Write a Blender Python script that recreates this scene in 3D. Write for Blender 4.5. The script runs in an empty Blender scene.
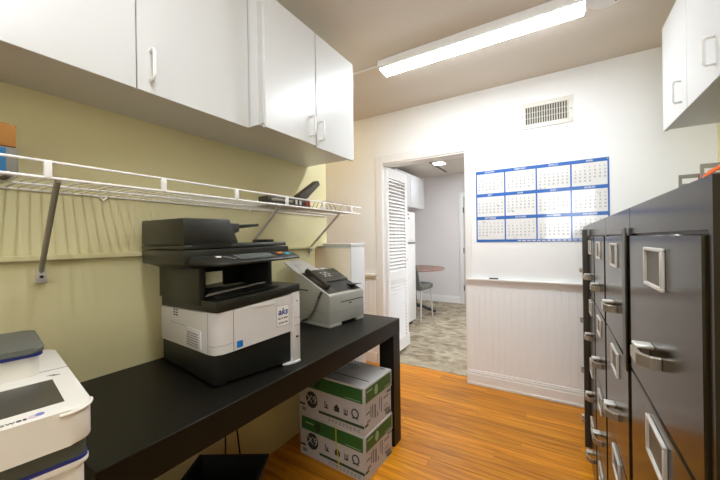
import bpy, bmesh, math, random
from mathutils import Vector, Matrix
random.seed(7)
SC = bpy.context.scene
COL = SC.collection
R = math.radians

# ------------------------------------------------------------------ camera, world, exposure
F_PX, YAW, ROLL, CAM_H = 322.0, R(31.6), R(0.8), 1.22
cam_d = bpy.data.cameras.new('camera')
cam_d.sensor_width = 36.0
cam_d.lens = F_PX / 720.0 * 36.0
cam_d.clip_start = 0.02
cam = bpy.data.objects.new('camera', cam_d)
COL.objects.link(cam)
_r0 = Vector((math.cos(YAW), math.sin(YAW), 0)); _f = Vector((-math.sin(YAW), math.cos(YAW), 0)); _u0 = Vector((0, 0, 1))
_r = _r0 * math.cos(ROLL) - _u0 * math.sin(ROLL); _u = _u0 * math.cos(ROLL) + _r0 * math.sin(ROLL)
_m = Matrix.Identity(4)
for i in range(3):
    _m[i][0] = _r[i]; _m[i][1] = _u[i]; _m[i][2] = -_f[i]
_m[2][3] = CAM_H
cam.matrix_world = _m
SC.camera = cam

world = bpy.data.worlds.new('world')
SC.world = world
world.use_nodes = True
world.node_tree.nodes['Background'].inputs[0].default_value = (0.5, 0.5, 0.5, 1)
world.node_tree.nodes['Background'].inputs[1].default_value = 0.0
SC.view_settings.view_transform = 'Standard'
SC.view_settings.look = 'None'
SC.view_settings.gamma = 1.0
SC.view_settings.use_curve_mapping = False
SC.view_settings.exposure = 0.0
try:
    SC.cycles.max_bounces = 10
    SC.cycles.diffuse_bounces = 6
    SC.cycles.sample_clamp_indirect = 20.0
except Exception:
    pass
LAMP_FAR, LAMP_NEAR, LAMP_NEXT, DAYLIGHT, FILL_RECESS = 64.0, 138.0, 110.0, 9.0, 8.0      # emission of the two ceiling lamps, the lamps next door (larger one added), the window behind the viewer, the added recess fill


# ------------------------------------------------------------------ materials
def s2l(c):
    return tuple(((v / 255.0) / 12.92 if v / 255.0 <= 0.04045 else ((v / 255.0 + 0.055) / 1.055) ** 2.4) for v in c)


def mat(name, rgb, rough=0.5, metal=0.0, noise=0.0, scale=8.0, bump=0.0, emit=0.0, spec=0.5, bscale=None, coat=0.0, stretch=None):
    m = bpy.data.materials.new(name)
    m.use_nodes = True
    nt = m.node_tree
    b = nt.nodes['Principled BSDF']
    c = s2l(rgb)
    b.inputs['Base Color'].default_value = (*c, 1)
    b.inputs['Roughness'].default_value = rough
    b.inputs['Metallic'].default_value = metal
    b.inputs['Specular IOR Level'].default_value = spec
    if coat:
        b.inputs['Coat Weight'].default_value = coat
        b.inputs['Coat Roughness'].default_value = 0.1
    if emit:
        b.inputs['Emission Color'].default_value = (*c, 1)
        b.inputs['Emission Strength'].default_value = emit
    if noise or bump:
        tc = nt.nodes.new('ShaderNodeTexCoord')
        mp = nt.nodes.new('ShaderNodeMapping')
        if stretch:
            mp.inputs['Scale'].default_value = stretch
        nt.links.new(tc.outputs['Object'], mp.inputs['Vector'])
        n = nt.nodes.new('ShaderNodeTexNoise')
        n.inputs['Scale'].default_value = scale
        n.inputs['Detail'].default_value = 5
        nt.links.new(mp.outputs['Vector'], n.inputs['Vector'])
        if noise:
            r = nt.nodes.new('ShaderNodeValToRGB')
            r.color_ramp.elements[0].position = 0.3
            r.color_ramp.elements[1].position = 0.7
            r.color_ramp.elements[0].color = (*[v * (1 - noise) for v in c], 1)
            r.color_ramp.elements[1].color = (*[min(1, v * (1 + noise)) for v in c], 1)
            nt.links.new(n.outputs['Fac'], r.inputs['Fac'])
            nt.links.new(r.outputs['Color'], b.inputs['Base Color'])
        if bump:
            n2 = n
            if bscale:
                n2 = nt.nodes.new('ShaderNodeTexNoise')
                n2.inputs['Scale'].default_value = bscale
                nt.links.new(mp.outputs['Vector'], n2.inputs['Vector'])
            bp = nt.nodes.new('ShaderNodeBump')
            bp.inputs['Strength'].default_value = bump
            bp.inputs['Distance'].default_value = 0.004
            nt.links.new(n2.outputs['Fac'], bp.inputs['Height'])
            nt.links.new(bp.outputs['Normal'], b.inputs['Normal'])
    return m


def wood_mat():
    m = bpy.data.materials.new('oiled_pine')
    m.use_nodes = True
    nt = m.node_tree
    b = nt.nodes['Principled BSDF']
    tc = nt.nodes.new('ShaderNodeTexCoord')
    oi = nt.nodes.new('ShaderNodeObjectInfo')
    ad = nt.nodes.new('ShaderNodeVectorMath'); ad.operation = 'MULTIPLY_ADD'
    ad.inputs[1].default_value = (1, 1, 1)
    sc_ = nt.nodes.new('ShaderNodeVectorMath'); sc_.operation = 'SCALE'
    cb = nt.nodes.new('ShaderNodeCombineXYZ')
    for k in ('X', 'Y', 'Z'):
        nt.links.new(oi.outputs['Random'], cb.inputs[k])
    nt.links.new(cb.outputs[0], sc_.inputs[0]); sc_.inputs['Scale'].default_value = 37.0
    nt.links.new(tc.outputs['Object'], ad.inputs[0]); nt.links.new(sc_.outputs[0], ad.inputs[2])
    mp = nt.nodes.new('ShaderNodeMapping'); mp.inputs['Scale'].default_value = (1.6, 26.0, 10.0)
    nt.links.new(ad.outputs[0], mp.inputs['Vector'])
    n = nt.nodes.new('ShaderNodeTexNoise'); n.inputs['Scale'].default_value = 1.6; n.inputs['Detail'].default_value = 6
    n.inputs['Distortion'].default_value = 0.6
    nt.links.new(mp.outputs[0], n.inputs['Vector'])
    r = nt.nodes.new('ShaderNodeValToRGB')
    e = r.color_ramp.elements
    e[0].position = 0.25; e[0].color = (*s2l((160, 88, 8)), 1)
    e[1].position = 0.75; e[1].color = (*s2l((232, 160, 40)), 1)
    x = r.color_ramp.elements.new(0.5); x.color = (*s2l((206, 130, 18)), 1)
    nt.links.new(n.outputs['Fac'], r.inputs['Fac'])
    hs = nt.nodes.new('ShaderNodeHueSaturation')
    mr = nt.nodes.new('ShaderNodeMapRange'); mr.inputs['To Min'].default_value = 0.84; mr.inputs['To Max'].default_value = 1.12
    nt.links.new(oi.outputs['Random'], mr.inputs['Value'])
    nt.links.new(mr.outputs[0], hs.inputs['Value'])
    nt.links.new(r.outputs['Color'], hs.inputs['Color'])
    nt.links.new(hs.outputs['Color'], b.inputs['Base Color'])
    b.inputs['Roughness'].default_value = 0.34
    b.inputs['Specular IOR Level'].default_value = 0.35
    return m


def carpet_mat():
    m = bpy.data.materials.new('carpet')
    m.use_nodes = True
    nt = m.node_tree
    b = nt.nodes['Principled BSDF']; b.inputs['Roughness'].default_value = 0.95; b.inputs['Specular IOR Level'].default_value = 0.1
    tc = nt.nodes.new('ShaderNodeTexCoord')
    mp = nt.nodes.new('ShaderNodeMapping'); mp.inputs['Scale'].default_value = (1.0, 1.5, 1.0); mp.inputs['Rotation'].default_value = (0, 0, R(25))
    nt.links.new(tc.outputs['Object'], mp.inputs['Vector'])
    n = nt.nodes.new('ShaderNodeTexNoise'); n.inputs['Scale'].default_value = 5.5; n.inputs['Detail'].default_value = 6; n.inputs['Distortion'].default_value = 1.2
    nt.links.new(mp.outputs[0], n.inputs['Vector'])
    r = nt.nodes.new('ShaderNodeValToRGB')
    e = r.color_ramp.elements
    e[0].position = 0.33; e[0].color = (*s2l((128, 114, 94)), 1)
    e[1].position = 0.68; e[1].color = (*s2l((184, 172, 150)), 1)
    nt.links.new(n.outputs['Fac'], r.inputs['Fac']); nt.links.new(r.outputs['Color'], b.inputs['Base Color'])
    return m


M = dict(
    white_wall=mat('white_wall_paint', (244, 244, 243), 0.6, noise=0.012, scale=3, bump=0.03, bscale=60),
    next_wall=mat('next_room_paint', (226, 221, 219), 0.7, noise=0.015, scale=3),
    yellow_wall=mat('yellow_wall_paint', (214, 204, 158), 0.5, noise=0.02, scale=2, bump=0.03, bscale=50),
    cream_wall=mat('cream_wall_paint', (240, 228, 206), 0.6, noise=0.015, scale=2),
    ceiling=mat('ceiling_paint', (224, 216, 205), 0.8, noise=0.02, scale=1.5, bump=0.04, bscale=40),
    trim=mat('white_trim_gloss', (238, 236, 233), 0.35),
    cab=mat('white_laminate', (206, 205, 203), 0.3),
    white_plastic=mat('white_plastic', (232, 230, 226), 0.35),
    wire=mat('white_epoxy_wire', (236, 232, 228), 0.35),
    bracket=mat('grey_brace', (150, 142, 128), 0.4, metal=0.3),
    bracket_pale=mat('pale_brace', (196, 188, 180), 0.4, metal=0.2),
    desk=mat('black_brown_veneer', (22, 19, 13), 0.42, spec=0.25, noise=0.12, scale=5, stretch=(1, 12, 1)),
    prn_black=mat('charcoal_plastic', (31, 30, 23), 0.42),
    prn_dark=mat('dark_cavity_plastic', (21, 21, 17), 0.5),
    prn_white=mat('printer_white', (206, 202, 199), 0.4),
    screen=mat('grey_screen', (92, 96, 92), 0.25),
    fax=mat('fax_grey', (166, 163, 152), 0.45),
    fax_dark=mat('fax_charcoal', (48, 44, 36), 0.4),
    paper=mat('paper', (226, 222, 216), 0.8),
    paper_grey=mat('tray_grey', (176, 172, 164), 0.5),
    blue=mat('print_blue', (58, 108, 184), 0.09, bump=0.10, scale=6),
    blue_dark=mat('logo_blue', (52, 62, 140), 0.5),
    blue_line=mat('navy_line', (38, 46, 118), 0.4),
    sticker_blue=mat('sticker_blue', (20, 110, 185), 0.4),
    orange_btn=mat('orange_button', (236, 140, 40), 0.4),
    teal_btn=mat('teal_button', (70, 180, 200), 0.4),
    mail_white=mat('mail_machine_white', (226, 220, 210), 0.4),
    mail_grey=mat('mail_machine_lid', (96, 97, 91), 0.45),
    mail_scr=mat('mail_machine_screen', (66, 63, 54), 0.3),
    mail_dark=mat('mail_machine_strip', (78, 82, 74), 0.5),
    ink=mat('dark_ink', (40, 40, 42), 0.6),
    ink_soft=mat('soft_ink', (120, 118, 116), 0.7),
    pink=mat('logo_pink', (206, 186, 200), 0.6),
    lilac=mat('logo_lilac', (110, 120, 180), 0.6),
    carton=mat('carton_white', (186, 181, 178), 0.6),
    carton_green=mat('carton_green', (44, 92, 40), 0.5),
    carton_green_dk=mat('carton_dark_green', (34, 62, 34), 0.5),
    leafy=mat('carton_seal', (150, 178, 140), 0.6),
    yellow_cord=mat('yellow_cord', (190, 190, 40), 0.5),
    file=mat('taupe_file_enamel', (46, 39, 26), 0.18, spec=0.12, noise=0.06, scale=2),
    bar=mat('locking_bar_enamel', (62, 56, 47), 0.4),
    file_dk=mat('dark_file_gap', (30, 28, 25), 0.4),
    chrome=mat('worn_chrome', (216, 212, 204), 0.35, metal=0.3),
    handle=mat('satin_handle', (158, 148, 132), 0.3, metal=0.5),
    card=mat('label_card', (96, 90, 80), 0.5),
    tray=mat('grey_tray', (128, 124, 112), 0.45),
    orange=mat('orange_strap', (226, 100, 40), 0.5),
    red=mat('red_plastic', (158, 66, 50), 0.5),
    cardboard=mat('brown_cardboard', (160, 108, 44), 0.8, noise=0.05, scale=6),
    box_grey=mat('grey_box', (122, 116, 106), 0.6),
    box_blue=mat('blue_box', (18, 98, 144), 0.5),
    black=mat('black_plastic', (24, 24, 23), 0.5),
    punch=mat('punch_black', (66, 58, 46), 0.4),
    jug=mat('cloudy_plastic', (200, 200, 196), 0.5),
    bottle=mat('pale_green_plastic', (150, 176, 140), 0.5),
    cable=mat('black_rubber', (18, 18, 18), 0.6),
    lens=mat('lamp_lens', (240, 248, 255), 0.4, emit=LAMP_FAR),
    lens_near=mat('lamp_lens_near', (240, 248, 255), 0.4, emit=LAMP_NEAR),
    lens_next=mat('next_lamp_lens', (238, 246, 255), 0.4, emit=LAMP_NEXT),
    recess_fill=mat('recess_fill_lens', (255, 228, 150), 0.4, emit=FILL_RECESS),
    day=mat('overcast_daylight', (243, 249, 255), 0.4, emit=DAYLIGHT),
    vent_dark=mat('duct_dark', (96, 92, 82), 0.8),
    grille=mat('grille_white', (226, 222, 212), 0.4),
    cal_paper=mat('calendar_laminate', (230, 229, 228), 0.07, bump=0.10, scale=6),
    carpet=carpet_mat(), wood=wood_mat(),
    subfloor=mat('dark_subfloor', (60, 34, 14), 0.8),
    table_wood=mat('table_walnut', (140, 104, 88), 0.4, noise=0.1, scale=6, stretch=(1, 8, 1)),
    chair_fab=mat('grey_green_fabric', (104, 104, 96), 0.9, noise=0.08, scale=60),
    dark_metal=mat('dark_metal', (60, 56, 52), 0.4, metal=0.6),
    door_grey=mat('grey_door', (196, 192, 190), 0.5),
)


# ------------------------------------------------------------------ mesh helpers
class MB:
    def __init__(self):
        self.bm = bmesh.new()

    def box(self, x0, x1, y0, y1, z0, z1, r=0.0, seg=2, only=None):
        c = [(x0, y0, z0), (x1, y0, z0), (x1, y1, z0), (x0, y1, z0), (x0, y0, z1), (x1, y0, z1), (x1, y1, z1), (x0, y1, z1)]
        v = [self.bm.verts.new(p) for p in c]
        fs = [(0, 3, 2, 1), (4, 5, 6, 7), (0, 1, 5, 4), (1, 2, 6, 5), (2, 3, 7, 6), (3, 0, 4, 7)]
        ff = [self.bm.faces.new([v[i] for i in f]) for f in fs]
        if r > 0:
            es = set()
            for f in ff:
                for e in f.edges:
                    if only == 'z' and abs(e.verts[0].co.z - e.verts[1].co.z) < 1e-6:
                        continue
                    es.add(e)
            bmesh.ops.bevel(self.bm, geom=list(es), offset=r, segments=seg, profile=0.5, affect='EDGES')
        return self

    def hexa(self, pts, r=0.0, seg=2):
        v = [self.bm.verts.new(p) for p in pts]
        fs = [(0, 3, 2, 1), (4, 5, 6, 7), (0, 1, 5, 4), (1, 2, 6, 5), (2, 3, 7, 6), (3, 0, 4, 7)]
        ff = [self.bm.faces.new([v[i] for i in f]) for f in fs]
        if r > 0:
            es = set(e for f in ff for e in f.edges)
            bmesh.ops.bevel(self.bm, geom=list(es), offset=r, segments=seg, profile=0.5, affect='EDGES')
        return self

    def prism(self, poly, axis, a, b, r=0.0, seg=2):
        """poly of 2-D points; axis 'X': (y,z), 'Y': (x,z), 'Z': (x,y)"""
        def mk(p, t):
            return {'X': (t, p[0], p[1]), 'Y': (p[0], t, p[1]), 'Z': (p[0], p[1], t)}[axis]
        lo = [self.bm.verts.new(mk(p, a)) for p in poly]
        hi = [self.bm.verts.new(mk(p, b)) for p in poly]
        n = len(poly)
        ff = [self.bm.faces.new(lo[::-1]), self.bm.faces.new(hi)]
        for i in range(n):
            ff.append(self.bm.faces.new([lo[i], lo[(i + 1) % n], hi[(i + 1) % n], hi[i]]))
        if r > 0:
            es = set(e for f in ff for e in f.edges)
            bmesh.ops.bevel(self.bm, geom=list(es), offset=r, segments=seg, profile=0.5, affect='EDGES')
        return self

    def tube(self, pts, rad, n=8, closed=False):
        pts = [Vector(p) for p in pts]
        rings = []
        N = len(pts)
        ref = None
        for i, p in enumerate(pts):
            if closed:
                t = pts[(i + 1) % N] - pts[i - 1]
            else:
                t = pts[min(i + 1, N - 1)] - pts[max(i - 1, 0)]
            t.normalize()
            if ref is None:
                ref = t.orthogonal().normalized()
            else:
                ref = (ref - t * ref.dot(t))
                ref = ref.normalized() if ref.length > 1e-6 else t.orthogonal().normalized()
            b = t.cross(ref)
            rr = rad[i] if isinstance(rad, (list, tuple)) else rad
            rings.append([self.bm.verts.new(p + (ref * math.cos(2 * math.pi * k / n) + b * math.sin(2 * math.pi * k / n)) * rr) for k in range(n)])
        for i in range(N if closed else N - 1):
            a, c = rings[i], rings[(i + 1) % N]
            for k in range(n):
                self.bm.faces.new([a[k], a[(k + 1) % n], c[(k + 1) % n], c[k]])
        if not closed:
            self.bm.faces.new(rings[0][::-1]); self.bm.faces.new(rings[-1])
        return self

    def lathe(self, prof, cx, cy, n=32):
        rings = []
        for r, z in prof:
            rings.append([self.bm.verts.new((cx + r * math.cos(2 * math.pi * k / n), cy + r * math.sin(2 * math.pi * k / n), z)) for k in range(n)])
        for i in range(len(prof) - 1):
            a, c = rings[i], rings[i + 1]
            for k in range(n):
                self.bm.faces.new([a[k], a[(k + 1) % n], c[(k + 1) % n], c[k]])
        self.bm.faces.new(rings[0][::-1]); self.bm.faces.new(rings[-1])
        return self

    def quad(self, a, b, c, d):
        self.bm.faces.new([self.bm.verts.new(p) for p in (a, b, c, d)])
        return self

    def build(self, name, m, parent=None, smooth=True):
        bmesh.ops.recalc_face_normals(self.bm, faces=self.bm.faces[:])
        me = bpy.data.meshes.new(name)
        self.bm.to_mesh(me)
        self.bm.free()
        me.materials.append(M[m] if isinstance(m, str) else m)
        if smooth:
            for p in me.polygons:
                p.use_smooth = True
            try:
                me.set_sharp_from_angle(angle=R(38))
            except Exception:
                pass
        return link(name, me, parent)


def link(name, me, parent=None):
    o = bpy.data.objects.new(name, me)
    COL.objects.link(o)
    if parent is not None:
        o.parent = parent
    return o


def tag(o, label=None, cat=None, group=None, kind=None):
    if label: o['label'] = label
    if cat: o['category'] = cat
    if group: o['group'] = group
    if kind: o['kind'] = kind
    return o


def thing(name, label, cat, loc=(0, 0, 0), rz=0.0, group=None):
    o = bpy.data.objects.new(name, None)
    COL.objects.link(o)
    o.empty_display_size = 0.05
    o.location = loc
    o.rotation_euler = (0, 0, R(rz))
    return tag(o, label, cat, group)


def struct(name, mb, m, label=None, parent=None, smooth=False):
    o = mb.build(name, m, parent, smooth)
    if parent is None:
        tag(o, label, None, None, 'structure')
    return o


def text(name, body, size, m, parent, origin, xd, yd, align='LEFT', shear=0.0, bold=0.0, ysc=1.0, depth=0.0003, spacing=1.0):
    cu = bpy.data.curves.new(name, 'FONT')
    cu.body = body; cu.size = size; cu.align_x = align; cu.align_y = 'CENTER'
    cu.shear = shear; cu.offset = bold; cu.extrude = depth; cu.space_line = spacing
    cu.resolution_u = 2
    tmp = bpy.data.objects.new(name, cu)
    COL.objects.link(tmp)
    dg = bpy.context.evaluated_depsgraph_get()
    me = bpy.data.meshes.new_from_object(tmp.evaluated_get(dg))
    bpy.data.objects.remove(tmp); bpy.data.curves.remove(cu)
    xd = Vector(xd); yd = Vector(yd) * ysc
    n = Vector(xd).cross(Vector(yd)).normalized()
    mt = Matrix.Identity(4)
    for i in range(3):
        mt[i][0] = xd[i]; mt[i][1] = yd[i]; mt[i][2] = n[i]; mt[i][3] = origin[i]
    me.transform(mt)
    me.materials.clear(); me.materials.append(M[m])
    return link(name, me, parent)


def copy_tree(o, parent=None):
    c = o.copy()
    COL.objects.link(c)
    if parent is not None:
        c.parent = parent
    for ch in list(o.children):
        copy_tree(ch, c)
    return c


PX, PY, PZ = (1, 0, 0), (0, 1, 0), (0, 0, 1)
# ------------------------------------------------------------------ room shell
XL, YF, XR, YB, ZC = -1.42, 2.805, 0.83, -1.8, 2.445
YF2 = 2.925

struct('ceiling', MB().box(-2.9, 1.0, -1.95, 6.3, ZC, ZC + 0.08), 'ceiling', 'flat beige painted ceiling above the office')

sub = struct('floor', MB().box(-2.55, 0.95, -1.95, 2.93, -0.06, -0.010), 'subfloor', 'honey coloured narrow plank floor of the office')
# planks run left to right, each a part of the floor; meshes shared by length
PW = 0.079
plank_meshes = {}


def plank_mesh(L):
    if L in plank_meshes:
        return plank_meshes[L]
    mb = MB().box(0, L - 0.0012, 0, PW - 0.0014, -0.0095, 0.0, r=0.0)
    bmesh.ops.recalc_face_normals(mb.bm, faces=mb.bm.faces[:])
    me = bpy.data.meshes.new('plank'); mb.bm.to_mesh(me); mb.bm.free()
    me.materials.append(M['wood'])
    plank_meshes[L] = me
    return me


row = 0
y = 2.915 - PW
while y > -1.2:
    x = -2.5 + [0.0, -0.9, -0.45, -1.2, -0.2][row % 5] * 0.0
    first = [0.9, 1.6, 0.6, 1.2, 1.9][row % 5]
    if y < 1.9:
        x = -1.42
        first = [0.8, 1.5, 1.1, 0.6, 1.8][row % 5]
    lens = [first, 1.4, 2.2]
    for L in lens:
        L = min(L, 0.95 - x)
        if L < 0.12:
            break
        o = link('plank', plank_mesh(round(L, 3)), sub)
        o.location = (x, y, 0.0)
        x += L
    y -= PW
    row += 1

cf = struct('floor', MB().box(-2.9, 0.95, 2.93, 6.3, -0.06, 0.0), 'carpet', 'mottled taupe carpet floor of the next room')
MB().box(-1.454, -0.665, 2.908, 2.932, -0.004, 0.004, r=0.003).build('seam_strip', 'carpet', cf)

# far wall with the doorway
DX0, DX1, DZ = -1.454, -0.665, 1.96
w = MB()
w.box(-2.52, DX0, YF, YF2, -0.05, ZC); w.box(DX1, 0.95, YF, YF2, -0.05, ZC); w.box(DX0, DX1, YF, YF2, DZ, ZC)
wf = struct('wall_far', w, 'white_wall', 'white far wall with doorway and wall calendar')
# beadboard below the rail: boards, each a part
bw = 0.0485
nb = int((0.95 - DX1 - 0.075) / bw)
bm_ = MB().prism([(0.0, 0.0), (0.0003, -0.0042), (0.0012, -0.006), (bw - 0.0012, -0.006), (bw - 0.0003, -0.0042), (bw, 0.0)], 'Z', 0.11, 0.865)
bmesh.ops.recalc_face_normals(bm_.bm, faces=bm_.bm.faces[:])
bme = bpy.data.meshes.new('bead_board'); bm_.bm.to_mesh(bme); bm_.bm.free(); bme.materials.append(M['white_wall'])
for i in range(nb + 1):
    o = link('bead_board', bme, wf); o.location = (DX1 + 0.004 + i * bw, YF, 0)
for i in range(3):
    o = link('bead_board', bme, wf); o.location = (DX0 - 0.08 - (i + 1) * bw - 0.02, YF, 0)
struct('baseboard_far', MB().box(DX1, 0.95, YF - 0.022, YF, 0, 0.085, r=0.003).box(DX1, 0.95, YF - 0.028, YF, 0.0, 0.02, r=0.003)
       .box(DX1, 0.95, YF - 0.016, YF, 0.085, 0.105, r=0.004).box(DX1, 0.95, YF - 0.012, YF, 0.105, 0.118, r=0.003), 'trim', 'tall white stepped baseboard under the calendar wall')
struct('baseboard_recess', MB().box(-2.4, DX0 - 0.08, YF - 0.02, YF, 0, 0.1, r=0.003), 'trim', 'white baseboard left of the doorway')
struct('trim_1', MB().box(DX1 - 0.0, 0.95, YF - 0.034, YF, 0.872, 0.888, r=0.004).box(DX1, 0.95, YF - 0.018, YF, 0.852, 0.872, r=0.004), 'trim', 'white chair rail right of the doorway')
struct('trim_2', MB().box(-2.4, DX0 - 0.075, YF - 0.034, YF, 0.862, 0.882, r=0.004).box(-2.4, DX0 - 0.075, YF - 0.018, YF, 0.84, 0.862, r=0.004), 'trim', 'cream chair rail left of the doorway')
# door casing and jamb lining
dc = MB()
dc.box(DX0 - 0.075, DX0, YF - 0.016, YF, 0, DZ + 0.08, r=0.004)
dc.box(DX0, DX1, YF - 0.016, YF, DZ, DZ + 0.08, r=0.004)
dc.box(DX1, DX1 + 0.045, YF - 0.009, YF, 0.889, DZ + 0.08, r=0.003)
casing = struct('door_1', dc, 'trim', 'white cased doorway opening to the next room')
MB().box(DX0, DX1, YF - 0.005, YF2 + 0.02, DZ - 0.012, DZ).box(DX1 - 0.008, DX1, YF + 0.0, YF2 + 0.02, 0, DZ).build('jamb_lining', 'trim', casing)

# left wall: yellow
w = MB().box(XL - 0.12, XL, YB, 1.85, 1.18, ZC).box(XL - 0.12, XL, YB, 1.715, -0.05, 1.18)
wl = struct('wall_left', w, 'yellow_wall', 'yellow left wall behind the printers')
struct('trim_3', MB().box(XL, XL + 0.022, YB, 1.71, 1.168, 1.186, r=0.003), 'yellow_wall', 'yellow ledge rail along the left wall')
w = MB().box(-2.52, -2.4, 1.3, YF, -0.05, ZC).box(-2.52, XL - 0.12, 1.2, 1.3, -0.05, ZC)
struct('wall_recess', w, 'cream_wall', 'cream recess wall behind the left partition')
struct('wall_right', MB().box(XR, XR + 0.12, YB, YF, -0.05, ZC), 'yellow_wall', 'pale yellow right wall behind the filing cabinets')
WX0, WX1, WZ0, WZ1 = -0.25, 0.65, 1.12, 2.15
struct('wall_back', MB().box(-1.55, WX0, YB - 0.12, YB, -0.05, ZC).box(WX1, 0.95, YB - 0.12, YB, -0.05, ZC).box(WX0, WX1, YB - 0.12, YB, -0.05, WZ0).box(WX0, WX1, YB - 0.12, YB, WZ1, ZC), 'white_wall', 'white wall behind the viewer')
wn = struct('window_1', MB().box(WX0, WX1, YB - 0.10, YB - 0.08, WZ0, WZ1), 'day', 'bright frosted window in the wall behind the viewer')
for (a, b, c, d) in ((WX0, WX0 + 0.05, WZ0, WZ1), (WX1 - 0.05, WX1, WZ0, WZ1), (WX0 + 0.05, WX1 - 0.05, WZ0, WZ0 + 0.05), (WX0 + 0.05, WX1 - 0.05, WZ1 - 0.05, WZ1), (WX0 + 0.05, WX1 - 0.05, 1.615, 1.655)):
    MB().box(a, b, YB - 0.078, YB - 0.03, c, d, r=0.004).build('sash_bar', 'trim', wn)
MB().box(WX0 - 0.05, WX1 + 0.05, YB, YB + 0.05, WZ0 - 0.03, WZ0, r=0.004).build('window_sill', 'trim', wn)

# next room
NB, NL, NR = 6.15, -2.75, 0.85
struct('wall_next_room_left', MB().box(NL - 0.12, NL, YF2, NB, -0.05, ZC), 'next_wall', 'pale left wall of the next room')
struct('wall_next_room_right', MB().box(NR, NR + 0.1, YF2, NB, -0.05, ZC), 'next_wall', 'pale right wall of the next room')
struct('wall_next_room_far', MB().box(NL - 0.1, NR + 0.1, NB, NB + 0.12, -0.05, ZC), 'next_wall', 'pale back wall of the next room')
struct('baseboard_next_room', MB().box(NL, -1.58, NB - 0.02, NB, 0, 0.11, r=0.004).box(NL, -1.58, NB - 0.012, NB, 0.11, 0.13, r=0.004), 'trim', 'white baseboard across the next room')
d2 = struct('door_2', MB().box(-1.50, -0.70, NB - 0.03, NB, 0.005, 2.0, r=0.004), 'door_grey', 'grey door at the back of the next room')
MB().box(-1.58, -1.50, NB - 0.022, NB, 0, 2.08, r=0.004).box(-0.70, -0.62, NB - 0.022, NB, 0, 2.08, r=0.004).box(-1.50, -0.70, NB - 0.022, NB, 2.0, 2.08, r=0.004).build('door_casing', 'trim', d2)
for z in (0.3, 1.0, 1.75):
    MB().tube([(-1.495, NB - 0.034, z - 0.05), (-1.495, NB - 0.034, z + 0.05)], 0.009).build('hinge', 'dark_metal', d2)
MB().box(-1.735, -1.715, 4.84, 5.84, ZC - 0.012, ZC - 0.0005).build('ceiling_batten', 'vent_dark')
tag(bpy.data.objects['ceiling_batten'], 'thin dark track on the next room ceiling beside the lamp', 'ceiling track')

# ------------------------------------------------------------------ ceiling lamps, with two added fill lamps
def strip_lamp(y0, y1, label, lensm, conduit=True, xc=-0.45):
    t = thing('ceiling_lamp', label, 'ceiling lamp', (xc, (y0 + y1) / 2, ZC))
    hw = (y1 - y0) / 2
    LI = 0.022 if hw > 0.05 else 0.006
    MB().prism([(-hw, -0.001), (-hw + 0.004, -0.05), (hw - 0.004, -0.05), (hw, -0.001)], 'X', -0.578, 0.578, r=0.003).build('housing', 'trim', t)
    for s in (-1, 1):
        MB().prism([(-hw - 0.002, -0.001), (-hw + 0.002, -0.058), (hw - 0.002, -0.058), (hw + 0.002, -0.001)], 'X', s * 0.578, s * 0.590, r=0.002).build('end_cap', 'trim', t)
    MB().prism([(-hw + LI, -0.050), (-hw + LI + 0.006, -0.0575), (0, -0.060), (hw - 0.012, -0.0575), (hw - 0.006, -0.050)], 'X', -0.577, 0.577).build('lens', lensm, t)
    if conduit:
        MB().tube([(-0.585, -0.02, -0.010), (-0.83, -0.02, -0.010)], 0.007).build('conduit', 'trim', t)
    return t


strip_lamp(1.945, 2.085, 'long lit white strip lamp on the ceiling before the calendar wall', 'lens')
strip_lamp(0.305, 0.3525, 'long lit white strip lamp on the ceiling nearest the viewer', 'lens_near', False, -0.2)
t = thing('ceiling_plate', 'flat white round plate on the ceiling right of the lit strip lamp', 'ceiling plate', (0.225, 2.06, ZC))
MB().lathe([(0.085, -0.0005), (0.085, -0.010), (0.078, -0.016), (0.0, -0.017)][:3] + [(0.02, -0.0165)], 0, 0).build('plate', 'trim', t)
for a in (40, 220):
    MB().lathe([(0.006, -0.016), (0.006, -0.019), (0.003, -0.020)], 0.055 * math.cos(R(a)), 0.055 * math.sin(R(a)), 10).build('screw', 'bracket', t)
t = thing('recess_fill_lamp', 'round warm fill lamp added unseen on the recess ceiling behind the wall cabinets', 'ceiling lamp', (-2.0, 2.25, ZC))  # added out of view to brighten the recess and the wall left of the doorway
MB().lathe([(0.17, -0.0005), (0.17, -0.02), (0.155, -0.024)], 0, 0, 32).build('base_ring', 'trim', t)
MB().lathe([(0.15, -0.0245), (0.14, -0.05), (0.10, -0.07), (0.03, -0.08)], 0, 0, 32).build('lens', 'recess_fill', t)
for (x, yy, h, lab) in ((-1.616, 5.083, 0.075, 'small square lit panel lamp on the next room ceiling'), (-0.2, 4.3, 0.2, 'larger square fill lamp added unseen on the next room ceiling toward its right wall')):  # the larger one is unseen, added as extra fill for the next room
    t = thing('panel_lamp', lab, 'ceiling lamp', (x, yy, ZC))
    MB().box(-h - 0.02, h + 0.02, -h - 0.02, h + 0.02, -0.014, -0.0005, r=0.003).build('frame', 'trim', t)
    MB().box(-h, h, -h, h, -0.018, -0.012).build('lens', 'lens_next', t)

# ------------------------------------------------------------------ wall cabinets
def pull(mb, p, axis, L, out, rad=0.0055):
    """D-shaped pull: p lower end on the door, vertical length L, out along vector"""
    p = Vector(p); o = Vector(out); u = Vector((0, 0, 1))
    pts = [p, p + o * 0.8, p + o + u * 0.008, p + o + u * (L - 0.008), p + o * 0.8 + u * L, p + u * L]
    return mb.tube(pts, rad, 8)


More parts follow.
